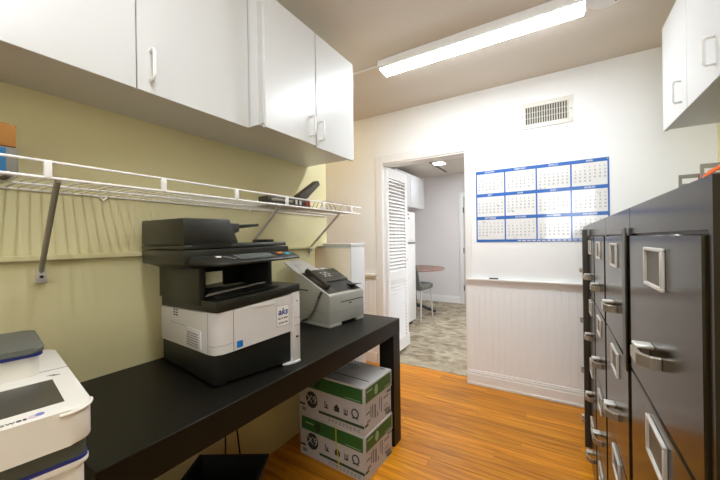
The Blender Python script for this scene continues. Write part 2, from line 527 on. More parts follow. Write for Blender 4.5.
def wall_cabinet(label, xb, xf, ya, yb, z0, z1, doors, side, zdrop):
    """side=+1: faces +X, back at xb; doors: list of (y0,y1,handle_y,z_bottom,handle z)"""
    t = thing('wall_cabinet', label, 'cabinet', (0, 0, 0), 0, 'white wall cabinets')
    s = 1 if xf > xb else -1
    xd = xf - s * 0.019
    MB().box(min(xb, xd), max(xb, xd), ya, yb, z0, z1).build('body', 'cab', t, False)
    for (a, b, hy, zb, hz) in doors:
        d = MB().box(min(xd + s * 0.001, xf), max(xd + s * 0.001, xf), a + 0.0015, b - 0.0015, zb, z1 + 0.004, r=0.0012, seg=1).build('door', 'cab', t)
        pull(MB(), (xf - s * 0.002, hy, hz), 'Z', 0.095, (s * 0.03, 0, 0)).build('handle', 'white_plastic', d)
    return t


wall_cabinet('white left wall cabinet above the printers, shallower and nearer the viewer', XL, -1.126, -0.36, 0.935, 1.713, 2.285,
             [(-0.36, 0.07, 0.03, 1.708, 1.75), (0.07, 0.5, 0.11, 1.708, 1.75), (0.5, 0.934, 0.54, 1.708, 1.75)], 1, 0)
c2 = wall_cabinet('white left wall cabinet above the fax machine, deeper, ending at the doorway recess', XL, -1.05, 0.9365, 1.652, 1.713, 2.282,
             [(0.955, 1.293, 1.253, 1.706, 1.748), (1.297, 1.652, 1.325, 1.699, 1.742)], 1, 0)
MB().tube([(-1.062, 0.9445, 1.716), (-1.047, 0.9445, 1.716)], 0.003, 8).build('screw', 'bracket', c2)
wall_cabinet('white right wall cabinet high above the filing cabinets', XR, 0.47, 1.0, 2.245, 1.765, 2.285,
             [(1.0, 1.44, 1.40, 1.758, 1.81), (1.44, 1.883, 1.6, 1.758, 1.815), (1.883, 2.245, 1.955, 1.758, 1.808)], -1, 0)

# ------------------------------------------------------------------ wire shelf
t = thing('wire_shelf', 'white wire shelf with a front rail along the yellow wall', 'shelf', (XL, 0, 1.392))
SY0, SY1 = -0.35, 1.835
wm = MB().tube([(0.004, 0, 0), (0.15, 0, 0.0), (0.297, 0, 0)], 0.0021, 6)
bmesh.ops.recalc_face_normals(wm.bm, faces=wm.bm.faces[:])
wme = bpy.data.meshes.new('deck_wire'); wm.bm.to_mesh(wme); wm.bm.free(); wme.materials.append(M['wire'])
k = 0
yy = SY0
while yy <= SY1 + 1e-6:
    o = link('deck_wire', wme, t); o.location = (0, yy, 0.004)
    yy += 0.0258; k += 1
MB().tube([(0.004, SY0, 0), (0.004, SY1, 0)], 0.003, 8).build('back_rod', 'wire', t)
MB().tube([(0.15, SY0, 0), (0.15, SY1, 0)], 0.003, 8).build('middle_rod', 'wire', t)
MB().tube([(0.3, SY0, 0.0), (0.3, SY1, 0.0)], 0.004, 8).build('front_rod', 'wire', t)
MB().tube([(0.3, SY0, 0.042), (0.3, SY1, 0.042)], 0.0036, 8).build('front_rail', 'wire', t)
for yy in (0.0, 0.287, 0.574, 0.861, 1.148, 1.435, 1.722):
    MB().box(0.2955, 0.3045, yy - 0.008, yy + 0.008, -0.001, 0.043, r=0.0015).build('rail_clip', 'wire', t)
for yy in (0.5, 1.15):
    MB().tube([(0.004, yy, -0.002), (0.004, yy + 0.012, -0.014), (0.004, yy + 0.024, -0.002)], 0.004, 6).build('wall_clip', 'wire', t)
for (yt, yb_, zb_, mm) in ((0.308, 0.341, 1.125, 'bracket'), (1.10, 1.115, 1.125, 'bracket_pale'), (1.60, 1.66, 1.165, 'bracket_pale')):
    b = MB().tube([(0.298, yt, -0.004), (0.285, yt, -0.016), (0.02, yb_, zb_ - 1.392 + 0.02), (0.008, yb_, zb_ - 1.392)], 0.0075, 8).build('brace', mm, t)
    MB().prism([(yb_ - 0.014, zb_ - 1.392 - 0.028), (yb_ + 0.014, zb_ - 1.392 - 0.028), (yb_ + 0.011, zb_ - 1.392 + 0.018), (yb_ - 0.011, zb_ - 1.392 + 0.018)], 'X', 0.001, 0.018, r=0.002).build('wall_foot', 'bracket_pale', b)
    MB().tube([(0.016, yb_, zb_ - 1.392 - 0.008), (0.021, yb_, zb_ - 1.392 - 0.008)], 0.005, 10).build('screw', 'dark_metal', b)

ZS = 1.392 + 0.0064     # top of the deck wires
# boxes on the shelf
t = thing('flat_box', 'grey and blue flat box under the brown carton on the wire shelf', 'box', (XL, 0, ZS))
MB().box(0.03, 0.20, -0.12, 0.255, 0.0005, 0.078, r=0.003).build('body', 'box_grey', t)
MB().box(0.2001, 0.2012, -0.10, 0.232, 0.004, 0.074).build('label_panel', 'box_blue', t)
t = thing('cardboard_box', 'brown cardboard box atop the grey and blue box on the wire shelf', 'box', (XL, 0, ZS + 0.0795))
MB().box(0.02, 0.20, -0.12, 0.252, 0.0, 0.058, r=0.002).build('body', 'cardboard', t)
MB().box(0.03, 0.195, -0.11, 0.07, 0.0581, 0.0605).build('flap', 'cardboard', t)
MB().box(0.03, 0.195, 0.073, 0.24, 0.0581, 0.0605).build('flap', 'cardboard', t)

# paper punch
t = thing('paper_punch', 'black paper punch with its lever raised on the wire shelf', 'paper punch', (-1.215, 1.085, ZS), -2)
MB().box(-0.05, 0.05, 0.0, 0.29, 0.0, 0.012, r=0.004).build('base_plate', 'punch', t)
MB().box(-0.04, 0.035, 0.0, 0.30, 0.013, 0.044, r=0.006).build('punch_body', 'punch', t)
MB().box(0.036, 0.039, 0.02, 0.16, 0.019, 0.032, r=0.001).build('paper_guide', 'bracket', t)
for yy, mm in ((0.185, 'chrome'), (0.215, 'chrome'), (0.262, 'red'), (0.283, 'red')):
    MB().tube([(0.038, yy, 0.012), (0.038, yy, 0.036)], 0.006, 10).build('pin', mm, t)
lv = MB()
lv.prism([(0.205, 0.046), (0.29, 0.046), (0.300, 0.066), (0.305, 0.078), (0.400, 0.146), (0.388, 0.168), (0.378, 0.168), (0.235, 0.074)], 'X', -0.022, 0.022, r=0.005)
l_ = lv.build('lever', 'punch', t)
MB().tube([(-0.03, 0.285, 0.052), (0.03, 0.285, 0.052)], 0.006, 10).build('pivot', 'chrome', l_)

# wire desk organizer lying on the shelf end, and a spare hook
t = thing('wire_rack', 'small bent wire rack lying on the wire shelf beside the paper punch', 'wire rack', (-1.21, 1.42, ZS))
for dx in (0.0, 0.03, 0.06):
    MB().tube([(dx, 0.02, 0.004), (dx, 0.045, 0.04), (dx, 0.07, 0.052), (dx, 0.13, 0.05), (dx, 0.16, 0.03), (dx, 0.175, 0.004)], 0.0022, 6).build('loop', 'bracket', t)
for (y_, z_) in ((0.02, 0.004), (0.175, 0.004), (0.07, 0.0525)):
    MB().tube([(-0.01, y_, z_), (0.07, y_, z_)], 0.0022, 6).build('cross_rod', 'wire', t)
MB().box(-0.02, 0.07, 0.0, 0.30, 0.0, 0.0017).build('tray_plate', 'bracket', t)
t = thing('wire_hook', 'thin wire hook standing at the far end of the wire shelf', 'hook', (-1.185, 1.68, ZS + 0.003))
MB().tube([(0, 0.0, 0.004), (0, 0.02, 0.035), (0, 0.03, 0.05), (0, 0.085, 0.052), (0, 0.098, 0.045), (0, 0.10, 0.022), (0, 0.13, 0.03)], 0.003, 6).build('bent_wire', 'bracket', t)
MB().tube([(0, 0.0, 0.0035), (0.04, 0.0, 0.0035), (0.04, 0.12, 0.0035), (0, 0.12, 0.0035)], 0.0022, 6, True).build('base_loop', 'wire', t)

# ------------------------------------------------------------------ desk
t = thing('desk', 'long black-brown desk with thick top along the yellow wall', 'desk', (0, 0, 0))
DXa, DXb, DY0, DY1 = XL + 0.004, -0.83, 0.28, 1.797
MB().box(DXa, DXb, DY0, DY1, 0.653, 0.74, r=0.0015, seg=1).build('desk_top', 'desk', t)
for (xa, xb_) in ((DXb - 0.095, DXb), (DXa, DXa + 0.095)):
    for (ya, yb_) in ((DY1 - 0.26, DY1), (DY0, DY0 + 0.09)):
        if ya > 1.0:
            ya = DY1 - 0.09
        MB().box(xa + 0.0005, xb_ - 0.0005, ya + 0.0005, yb_ - 0.0005, 0.0005, 0.6528, r=0.0015, seg=1).build('leg', 'desk', t)

# ------------------------------------------------------------------ big printer
t = thing('printer', 'large black and white multifunction laser printer on the desk', 'printer', (-0.929, 0.63, 0.7405), -7.9)
MB().hexa([(-0.458, 0.004, 0.008), (-0.03, 0.004, 0.008), (-0.008, 0.30, 0.008), (-0.458, 0.30, 0.008), (-0.458, 0.004, 0.094), (-0.022, 0.004, 0.111), (-0.006, 0.30, 0.131), (-0.458, 0.30, 0.112)], r=0.006).build('paper_cassette', 'prn_dark', t)
for (a, b) in ((-0.42, 0.04), (-0.05, 0.04), (-0.42, 0.30), (-0.05, 0.29)):
    MB().lathe([(0.018, 0.0), (0.02, 0.012)], a, b, 14).build('foot', 'black', t)
# white band: bottom and top edges slope
P8 = [(-0.46, 0.0, 0.092), (0.0, 0.0, 0.112), (0.0, 0.302, 0.130), (-0.46, 0.302, 0.11), (-0.46, 0.0, 0.222), (0.0, 0.0, 0.249), (0.0, 0.302, 0.272), (-0.46, 0.302, 0.255)]
band = MB()
lo = [(-0.46, 0.0, 0.092), (-0.055, 0.0, 0.108), (-0.024, 0.006, 0.110), (-0.006, 0.024, 0.113), (0.0, 0.055, 0.116), (0.0, 0.3015, 0.130), (-0.46, 0.3015, 0.11)]
hi = [(-0.46, 0.0, 0.222), (-0.055, 0.0, 0.245), (-0.024, 0.006, 0.248), (-0.006, 0.024, 0.25), (0.0, 0.055, 0.253), (0.0, 0.3015, 0.272), (-0.46, 0.3015, 0.255)]
vl = [band.bm.verts.new(p) for p in lo]; vh = [band.bm.verts.new(p) for p in hi]
band.bm.faces.new(vl[::-1]); band.bm.faces.new(vh)
for i in range(7):
    band.bm.faces.new([vl[i], vl[(i + 1) % 7], vh[(i + 1) % 7], vh[i]])
bd = band.build('white_band', 'prn_white', t)
bd['label'] = 'white middle casing band'
# panel seams on the band (thin grooves proud of nothing: dark inset strips)
for (p, q) in (((-0.058, -0.0006), (-0.056, 0.0006)),):
    MB().box(-0.0585, -0.0565, -0.0006, 0.002, 0.108, 0.244).build('seam', 'ink_soft', bd)
MB().box(-0.002, 0.0006, 0.058, 0.060, 0.117, 0.252).build('seam', 'ink_soft', bd)
MB().tube([(-0.056, -0.0002, 0.136), (-0.025, 0.0055, 0.138), (-0.0065, 0.0235, 0.141), (-0.0002, 0.055, 0.144)], 0.0008, 5).build('seam', 'ink_soft', bd)
MB().box(-0.36, -0.12, -0.0006, 0.002, 0.1755, 0.1768).build('seam', 'ink_soft', bd)
MB().box(-0.004, 0.003, 0.135, 0.225, 0.246, 0.2525, r=0.001).build('pull_lip', 'prn_white', bd)
# lower left vent grille
vg = MB().box(-0.218, -0.105, -0.0035, 0.002, 0.112, 0.178, r=0.0015).build('vent_grille', 'prn_white', t)
for i in range(6):
    MB().box(-0.208, -0.122, -0.0042, -0.001, 0.118 + i * 0.0085, 0.1215 + i * 0.0085).build('vent_slot', 'ink_soft', vg)
for i in range(3):
    for j in range(2):
        MB().box(-0.335 + j * 0.022, -0.318 + j * 0.022, -0.0008, 0.002, 0.203 + i * 0.0095 + j * .001, 0.208 + i * 0.0095 + j * .001).build('speaker_slot', 'ink', bd)
# right white column with foot
rc = MB().box(-0.30, 0.0, 0.3025, 0.343, 0.004, 0.281, r=0.006).build('side_column', 'prn_white', t)
MB().prism([(-0.012, 0.262), (0.002, 0.285), (0.008, 0.31), (0.004, 0.34), (-0.06, 0.34), (-0.06, 0.3), (-0.012, 0.30)], 'Z', 0.0005, 0.009, r=0.002).build('foot_plate', 'prn_white', rc)
MB().box(-0.002, 0.0008, 0.312, 0.341, 0.146, 0.1475).build('seam', 'ink_soft', rc)
MB().box(-0.002, 0.0008, 0.312, 0.341, 0.177, 0.178).build('seam', 'ink_soft', rc)
MB().box(-0.002, 0.001, 0.320, 0.331, 0.098, 0.106).build('usb_port', 'ink', rc)
MB().lathe([(0.0035, 0.0), (0.0035, 0.0)], 0, 0, 8).bm.free()
MB().tube([(-0.001, 0.326, 0.243), (0.0012, 0.326, 0.243)], 0.0032, 10).build('power_button', 'ink_soft', rc)
# sticker with logo
st = MB().box(-0.001, 0.0009, 0.229, 0.287, 0.158, 0.236).build('sticker', 'paper', t)
st['label'] = 'white service sticker with a blue logo'
mb = MB()
for (a, b, c, d) in ((0.229, 0.287, 0.158, 0.1592), (0.229, 0.287, 0.2348, 0.236), (0.229, 0.2302, 0.158, 0.236), (0.2858, 0.287, 0.158, 0.236)):
    mb.box(0.0009, 0.0013, a, b, c, d)
mb.build('sticker_border', 'ink_soft', st)
text('logo_lettering', 'aks', 0.034, 'blue_dark', st, (0.0011, 0.258, 0.212), PY, PZ, 'CENTER', 0.25, 0.0009)
mb = MB()
for (ya, yb_, z) in ((0.236, 0.248, 0.187), (0.251, 0.257, 0.188), (0.26, 0.28, 0.1885), (0.238, 0.247, 0.170), (0.249, 0.262, 0.1708), (0.266, 0.279, 0.1715)):
    mb.box(0.0009, 0.0012, ya, yb_, z - 0.0028, z + 0.0028)
tag(mb.build('small_print', 'ink_soft', st), kind='stuff')
MB().box(-0.001, 0.0009, 0.070, 0.092, 0.124, 0.146).build('star_label', 'sticker_blue', t)
# black output deck
dk = MB()
dk.hexa([(-0.46, 0.001, 0.224), (0.002, 0.001, 0.2495), (0.002, 0.343, 0.280), (-0.46, 0.343, 0.262),
         (-0.46, 0.001, 0.27), (0.002, 0.001, 0.288), (0.002, 0.343, 0.311), (-0.46, 0.343, 0.30)], r=0.006)
dk.build('output_deck', 'prn_black', t)
MB().hexa([(-0.20, 0.05, 0.292), (-0.02, 0.02, 0.292), (-0.02, 0.255, 0.308), (-0.20, 0.25, 0.304), (-0.20, 0.05, 0.296), (-0.02, 0.02, 0.2955), (-0.02, 0.255, 0.3125), (-0.20, 0.25, 0.309)]).build('tray_step', 'prn_dark', t)
MB().hexa([(-0.115, 0.03, 0.2985), (-0.07, 0.0, 0.2975), (-0.115, 0.275, 0.3155), (-0.125, 0.275, 0.3165), (-0.115, 0.03, 0.3005), (-0.07, 0.0, 0.2995), (-0.115, 0.275, 0.3175), (-0.125, 0.275, 0.3185)]).build('paper_edge', 'bracket_pale', t)
# tower walls round the output cavity
MB().box(-0.462, -0.11, -0.006, 0.018, 0.262, 0.402, r=0.006).build('left_column', 'prn_black', t)
MB().box(-0.312, -0.30, 0.183, 0.288, 0.30, 0.402, r=0.002).build('back_column', 'prn_dark', t)
MB().box(-0.30, -0.105, 0.262, 0.288, 0.30, 0.402, r=0.006).build('right_column', 'prn_dark', t)
MB().box(-0.312, -0.30, 0.0185, 0.108, 0.28, 0.402, r=0.002).build('back_post', 'prn_dark', t)
MB().box(-0.312, -0.30, 0.1085, 0.1825, 0.272, 0.293, r=0.002).build('back_sill', 'prn_dark', t)
MB().box(-0.312, -0.30, 0.1085, 0.1825, 0.358, 0.402, r=0.002).build('back_header', 'prn_dark', t)
# scanner unit
sc_ = MB().hexa([(-0.446, -0.069, 0.400), (-0.062, -0.069, 0.408), (-0.062, 0.336, 0.418), (-0.446, 0.336, 0.408),
           (-0.448, -0.07, 0.4525), (-0.06, -0.07, 0.4545), (-0.06, 0.338, 0.461), (-0.448, 0.338, 0.459)], r=0.005).build('scanner_bed', 'prn_black', t)
MB().hexa([(-0.36, -0.02, 0.380), (-0.11, -0.02, 0.390), (-0.11, 0.30, 0.398), (-0.36, 0.30, 0.39), (-0.43, -0.06, 0.4005), (-0.08, -0.06, 0.4085), (-0.08, 0.33, 0.4185), (-0.43, 0.33, 0.4085)], r=0.003).build('scanner_underside', 'prn_black', t)
lid = MB().hexa([(-0.448, -0.07, 0.455), (-0.06, -0.07, 0.457), (-0.07, 0.334, 0.463), (-0.448, 0.334, 0.461),
           (-0.448, -0.07, 0.470), (-0.06, -0.07, 0.470), (-0.075, 0.334, 0.4765), (-0.448, 0.334, 0.476)], r=0.003).build('scanner_lid', 'prn_black', t)
adf = MB().hexa([(-0.446, -0.07, 0.4705), (-0.06, -0.07, 0.4705), (-0.09, 0.135, 0.4735), (-0.446, 0.135, 0.473),
           (-0.446, -0.07, 0.566), (-0.064, -0.07, 0.557), (-0.09, 0.100, 0.561), (-0.446, 0.105, 0.566)], r=0.006).build('document_feeder', 'prn_black', t)
MB().box(-0.062, -0.0595, -0.045, 0.09, 0.468, 0.4755).build('finger_slot', 'prn_dark', adf)
MB().hexa([(-0.40, 0.095, 0.522), (-0.13, 0.095, 0.522), (-0.13, 0.245, 0.541), (-0.40, 0.245, 0.541), (-0.40, 0.095, 0.540), (-0.13, 0.095, 0.540), (-0.13, 0.245, 0.551), (-0.40, 0.245, 0.551)], r=0.003).build('document_tray', 'prn_black', t)
MB().hexa([(-0.44, 0.10, 0.50), (-0.10, 0.10, 0.50), (-0.12, 0.155, 0.518), (-0.44, 0.155, 0.518), (-0.44, 0.10, 0.548), (-0.10, 0.10, 0.548), (-0.12, 0.155, 0.548), (-0.44, 0.155, 0.548)], r=0.004).build('feeder_mouth', 'prn_dark', t)
MB().box(-0.26, -0.15, 0.296, 0.33, 0.4765, 0.488, r=0.003).build('paper_stop', 'prn_black', t)
# control panel
cp = MB().hexa([(-0.07, -0.06, 0.405), (0.045, 0.0, 0.402), (0.05, 0.305, 0.414), (-0.07, 0.335, 0.42),
           (-0.055, -0.06, 0.435), (0.045, 0.0, 0.413), (0.05, 0.305, 0.423), (-0.055, 0.335, 0.441)], r=0.005).build('control_panel', 'prn_black', t)


def on_panel(a, b, y0, y1, lift=0.0012, th=0.0015):
    # a,b in 0..1 down the slope of the panel
    def zt(u, v):
        x = -0.055 + u * 0.102
        f = (v + 0.03) / 0.35
        return (x, v, (0.4355 + 0.0055 * f) * (1 - u) + (0.4133 + 0.0095 * f) * u + lift)
    p = [zt(a, y0), zt(b, y0), zt(b, y1), zt(a, y1)]
    q = [(v[0], v[1], v[2] + th) for v in p]
    return MB().hexa(p + q)


on_panel(0.2, 0.8, 0.075, 0.215).build('touch_screen', 'screen', cp)
on_panel(0.25, 0.75, 0.228, 0.246, th=0.002).build('key_strip', 'prn_dark', cp)
on_panel(0.3, 0.44, 0.249, 0.270, th=0.003).build('orange_key', 'orange_btn', cp)
on_panel(0.48, 0.64, 0.272, 0.292, th=0.003).build('teal_key', 'teal_btn', cp)
on_panel(0.3, 0.42, 0.012, 0.028, th=0.002).build('indicator_light', 'paper', cp)
for i in range(4):
    on_panel(0.35 + 0.1 * i, 0.40 + 0.1 * i, 0.034 + 0.006 * i, 0.044 + 0.006 * i, th=0.002).build('soft_key', 'ink_soft', cp)

# ------------------------------------------------------------------ fax machine
t = thing('fax_machine', 'grey fax machine with handset and coiled cord on the desk', 'fax machine', (-1.059, 1.398, 0.7405), -7.1)
prof = [(0.0, 0.0), (0.0, 0.172), (-0.006, 0.180), (-0.075, 0.182), (-0.255, 0.288), (-0.275, 0.284), (-0.345, 0.17), (-0.33, 0.0)]
fx = MB()
fx.prism([(-0.0, 0.018), (0.0, 0.172), (-0.004, 0.179), (-0.011, 0.181), (-0.248, 0.289), (-0.262, 0.286), (-0.335, 0.19), (-0.335, 0.018)], 'Y', 0.0, 0.30, r=0.006)
fx.build('body', 'fax', t)
MB().box(-0.33, -0.001, 0.001, 0.098, 0.0005, 0.0185, r=0.003).box(-0.33, -0.001, 0.235, 0.299, 0.0005, 0.0185, r=0.003).build('base_feet', 'fax', t)
MB().box(-0.33, -0.02, 0.09, 0.24, 0.005, 0.0195).build('base_gap', 'fax_dark', t)
# top slope helper: z on the slope at x


def fz(x):
    return 0.181 + (-(x + 0.011)) / 0.237 * 0.108


def slope_box(x0, x1, y0, y1, l0, l1, r=0.0):
    p = [(x0, y0, fz(x0) + l0), (x1, y0, fz(x1) + l0), (x1, y1, fz(x1) + l0), (x0, y1, fz(x0) + l0)]
    q = [(x0, y0, fz(x0) + l1), (x1, y0, fz(x1) + l1), (x1, y1, fz(x1) + l1), (x0, y1, fz(x0) + l1)]
    return MB().hexa(p + q, r)


tp = slope_box(-0.243, -0.018, 0.012, 0.288, -0.004, 0.0012).build('top_panel', 'fax_dark', t)
kp = slope_box(-0.24, -0.115, 0.085, 0.286, -0.002, 0.013, 0.003).build('keypad', 'fax_dark', t)
for i in range(3):
    for j in range(4):
        slope_box(-0.205 + i * 0.02, -0.195 + i * 0.02, 0.125 + j * 0.018, 0.137 + j * 0.018, 0.013, 0.015).build('key', 'ink_soft' if (i + j) % 2 else 'paper_grey', kp)
slope_box(-0.225, -0.213, 0.12, 0.20, 0.013, 0.014).build('display', 'screen', kp)
for j in range(5):
    slope_box(-0.19, -0.183, 0.215 + j * 0.012, 0.223 + j * 0.012, 0.013, 0.0145).build('key', 'ink_soft', kp)
slope_box(-0.112, -0.028, 0.09, 0.282, 0.0008, 0.0016).build('output_bay', 'prn_dark', t)
MB().hexa([(-0.10, 0.225, 0.206), (-0.006, 0.225, 0.213), (-0.006, 0.285, 0.213), (-0.10, 0.285, 0.206), (-0.10, 0.225, 0.211), (0.002, 0.225, 0.2185), (0.002, 0.285, 0.2185), (-0.10, 0.285, 0.211)], 0.0015).build('paper_stop', 'fax_dark', t)
MB().box(-0.098, -0.088, 0.235, 0.28, 0.20, 0.2075).build('stop_hinge', 'fax_dark', t)
hs = MB()
hp = [Vector((-0.225, 0.042, fz(-0.225) + 0.02)), Vector((-0.20, 0.042, fz(-0.2) + 0.022)), Vector((-0.15, 0.042, fz(-0.15) + 0.024)), Vector((-0.09, 0.042, fz(-0.09) + 0.022)), Vector((-0.05, 0.042, fz(-0.05) + 0.018))]
hs.tube(hp, [0.017, 0.015, 0.011, 0.013, 0.017], 12)
hset = hs.build('handset', 'fax_dark', t)
# coiled cord
pts = []
A = Vector((-0.06, 0.012, 0.185)); B = Vector((-0.20, -0.012, 0.02))
path = [Vector((-0.055, 0.03, 0.195)), Vector((-0.06, -0.008, 0.19)), Vector((-0.075, -0.014, 0.16)), Vector((-0.11, -0.014, 0.09)), Vector((-0.16, -0.016, 0.035)), Vector((-0.21, -0.016, 0.014))]
nst = 150
for i in range(nst + 1):
    u = i / nst * (len(path) - 1)
    k = min(int(u), len(path) - 2)
    c = path[k].lerp(path[k + 1], u - k)
    d = (path[k + 1] - path[k]).normalized()
    s1 = d.orthogonal().normalized(); s2 = d.cross(s1)
    a = 2 * math.pi * i / 6.0
    pts.append(c + (s1 * math.cos(a) + s2 * math.sin(a)) * 0.0055)
MB().tube(pts, 0.0022, 5).build('coiled_cord', 'black', hset)
MB().box(-0.27, -0.17, -0.0007, 0.001, 0.190, 0.197).build('side_slot', 'fax_dark', t)
MB().box(-0.001, 0.0007, 0.09, 0.288, 0.128, 0.1335).build('front_slot', 'fax_dark', t)
MB().box(-0.32, 0.0007, -0.0007, 0.3007, 0.0795, 0.0808).build('case_seam', 'ink_soft', t)
mb = MB()
for (a, b) in ((0.160, 0.165), (0.166, 0.170), (0.171, 0.176), (0.177, 0.183)):
    mb.box(-0.001, 0.0008, a, b, 0.114, 0.1205)
mb.build('badge', 'ink', t)
# rear paper tray
tr = MB().hexa([(-0.250, -0.005, 0.279), (-0.244, -0.005, 0.286), (-0.244, 0.19, 0.288), (-0.250, 0.19, 0.281), (-0.318, -0.055, 0.350), (-0.314, -0.055, 0.353), (-0.314, 0.095, 0.353), (-0.318, 0.095, 0.350)]).build('paper_tray', 'paper_grey', t)
MB().hexa([(-0.247, 0.03, 0.289), (-0.2455, 0.03, 0.290), (-0.2455, 0.17, 0.291), (-0.247, 0.17, 0.290), (-0.322, 0.0, 0.360), (-0.320, 0.0, 0.362), (-0.320, 0.07, 0.362), (-0.322, 0.07, 0.360)]).build('loaded_paper', 'paper_grey', tr)
MB().hexa([(-0.25, 0.20, 0.285), (-0.235, 0.20, 0.287), (-0.235, 0.262, 0.287), (-0.25, 0.262, 0.285), (-0.29, 0.19, 0.302), (-0.28, 0.19, 0.304), (-0.28, 0.24, 0.304), (-0.29, 0.24, 0.302)], 0.001).build('tray_guide', 'paper_grey', tr)
mb = MB()
for i in range(4):
    mb.box(-0.2735 - 0.006 * i, -0.2715 - 0.006 * i, 0.02 - 0.006 * i, 0.05, 0.3135 + i * 0.0062, 0.3155 + i * 0.0062)
tag(mb.build('tray_print', 'ink_soft', tr), kind='stuff')

# ------------------------------------------------------------------ postage machine on its own stand
t = thing('machine_stand', 'plain dark stand under the white postage machine beside the desk', 'stand', (-0.70, 0.236, 0), -8.5)
MB().box(-0.50, 0.01, -0.44, -0.03, 0.712, 0.741, r=0.002).build('stand_top', 'desk', t)
for a in (-0.47, -0.02):
    for b in (-0.41, -0.06):
        MB().box(a - 0.02, a + 0.02, b - 0.02, b + 0.02, 0.0008, 0.7118, r=0.001).build('leg', 'desk', t)
t = thing('postage_machine', 'white postage meter with grey screen at the near end of the desk', 'postage machine', (-0.70, 0.236, 0.7415), -8.5)
Z0 = 0.199


def rr(x0, x1, y0, y1, rad, n=5):
    pts = []
    for (cx, cy, a0) in ((x1 - rad, y1 - rad, 0), (x0 + rad, y1 - rad, 90), (x0 + rad, y0 + rad, 180), (x1 - rad, y0 + rad, 270)):
        for i in range(n + 1):
            a = R(a0 + 90 * i / n)
            pts.append((cx + rad * math.cos(a), cy + rad * math.sin(a)))
    return pts


MB().prism(rr(-0.46, -0.016, -0.40, -0.010, 0.016), 'Z', 0.004, 0.094, r=0.002).build('base', 'mail_white', t)
MB().prism(rr(-0.465, -0.010, -0.40, -0.004, 0.018), 'Z', 0.0942, 0.103, r=0.003).build('base_lip', 'mail_white', t)
MB().prism(rr(-0.463, -0.011, -0.40, -0.005, 0.018), 'Z', 0.1032, 0.109).build('navy_band', 'blue_line', t)
MB().prism(rr(-0.455, -0.013, -0.40, -0.007, 0.018), 'Z', 0.1092, 0.138).build('dark_band', 'mail_dark', t)
MB().prism(rr(-0.475, 0.0, -0.42, 0.0, 0.032), 'Z', 0.138, Z0, r=0.004).build('upper_shell', 'mail_white', t)
pts = [(-0.02 + 0.02 * math.cos(R(a)) + 0.0, -0.02 + 0.02 * math.sin(R(a))) for a in range(0, 91, 15)]
MB().tube([(0.001, -0.045, Z0 - 0.006)] + [(-0.031 + 0.032 * math.cos(R(a)), -0.031 + 0.032 * math.sin(R(a)), Z0 - 0.006 + 0.004 * (a / 90)) for a in range(0, 91, 15)], 0.0028, 8).build('corner_bumper', 'mail_white', t)
for (a, b) in ((-0.42, -0.35), (-0.06, -0.35), (-0.42, -0.07), (-0.06, -0.07)):
    MB().lathe([(0.014, 0.0002), (0.014, 0.005)], a, b, 12).build('foot', 'black', t)
MB().box(-0.19, -0.047, -0.33, -0.033, Z0 + 0.0001, Z0 + 0.0012).build('screen', 'mail_scr', t)
MB().box(-0.262, -0.2605, -0.40, 0.0005, Z0 + 0.0001, Z0 + 0.0006).build('lid_seam', 'ink_soft', t)
# feeder block with lid
MB().prism(rr(-0.44, -0.245, -0.40, -0.045, 0.02), 'Z', Z0 + 0.0002, 0.243, r=0.002).build('feeder_block', 'mail_white', t)
MB().prism(rr(-0.445, -0.232, -0.41, -0.041, 0.02), 'Z', 0.2435, 0.2505).build('lid_rim', 'blue_line', t)
lid_ = MB().prism(rr(-0.447, -0.229, -0.412, -0.039, 0.02), 'Z', 0.251, 0.262, r=0.003).build('feeder_lid', 'mail_grey', t)
lid_['label'] = 'grey feeder lid'
text('brand_lettering', 'pitney bowes', 0.0155, 'ink', t, (-0.0175, -0.081, Z0 + 0.0004), PY, (-1, 0, 0), 'RIGHT', 0, 0.0, 1.0, 0.0002)
lg = MB().lathe([(0.0075, Z0 + 0.0001), (0.0075, Z0 + 0.0005)], -0.0185, -0.0735, 18).build('logo_disc', 'pink', t)
MB().lathe([(0.0058, Z0 + 0.0002), (0.0058, Z0 + 0.0009)], -0.0205, -0.0665, 16).build('logo_spot', 'lilac', t)
for i in range(3):
    MB().box(-0.216 - i * 0.004, -0.214 - i * 0.004, -0.03 - i * 0.004, -0.018 - i * .004, Z0 + 0.0001, Z0 + 0.0006).build('icon_stroke', 'ink_soft', t)

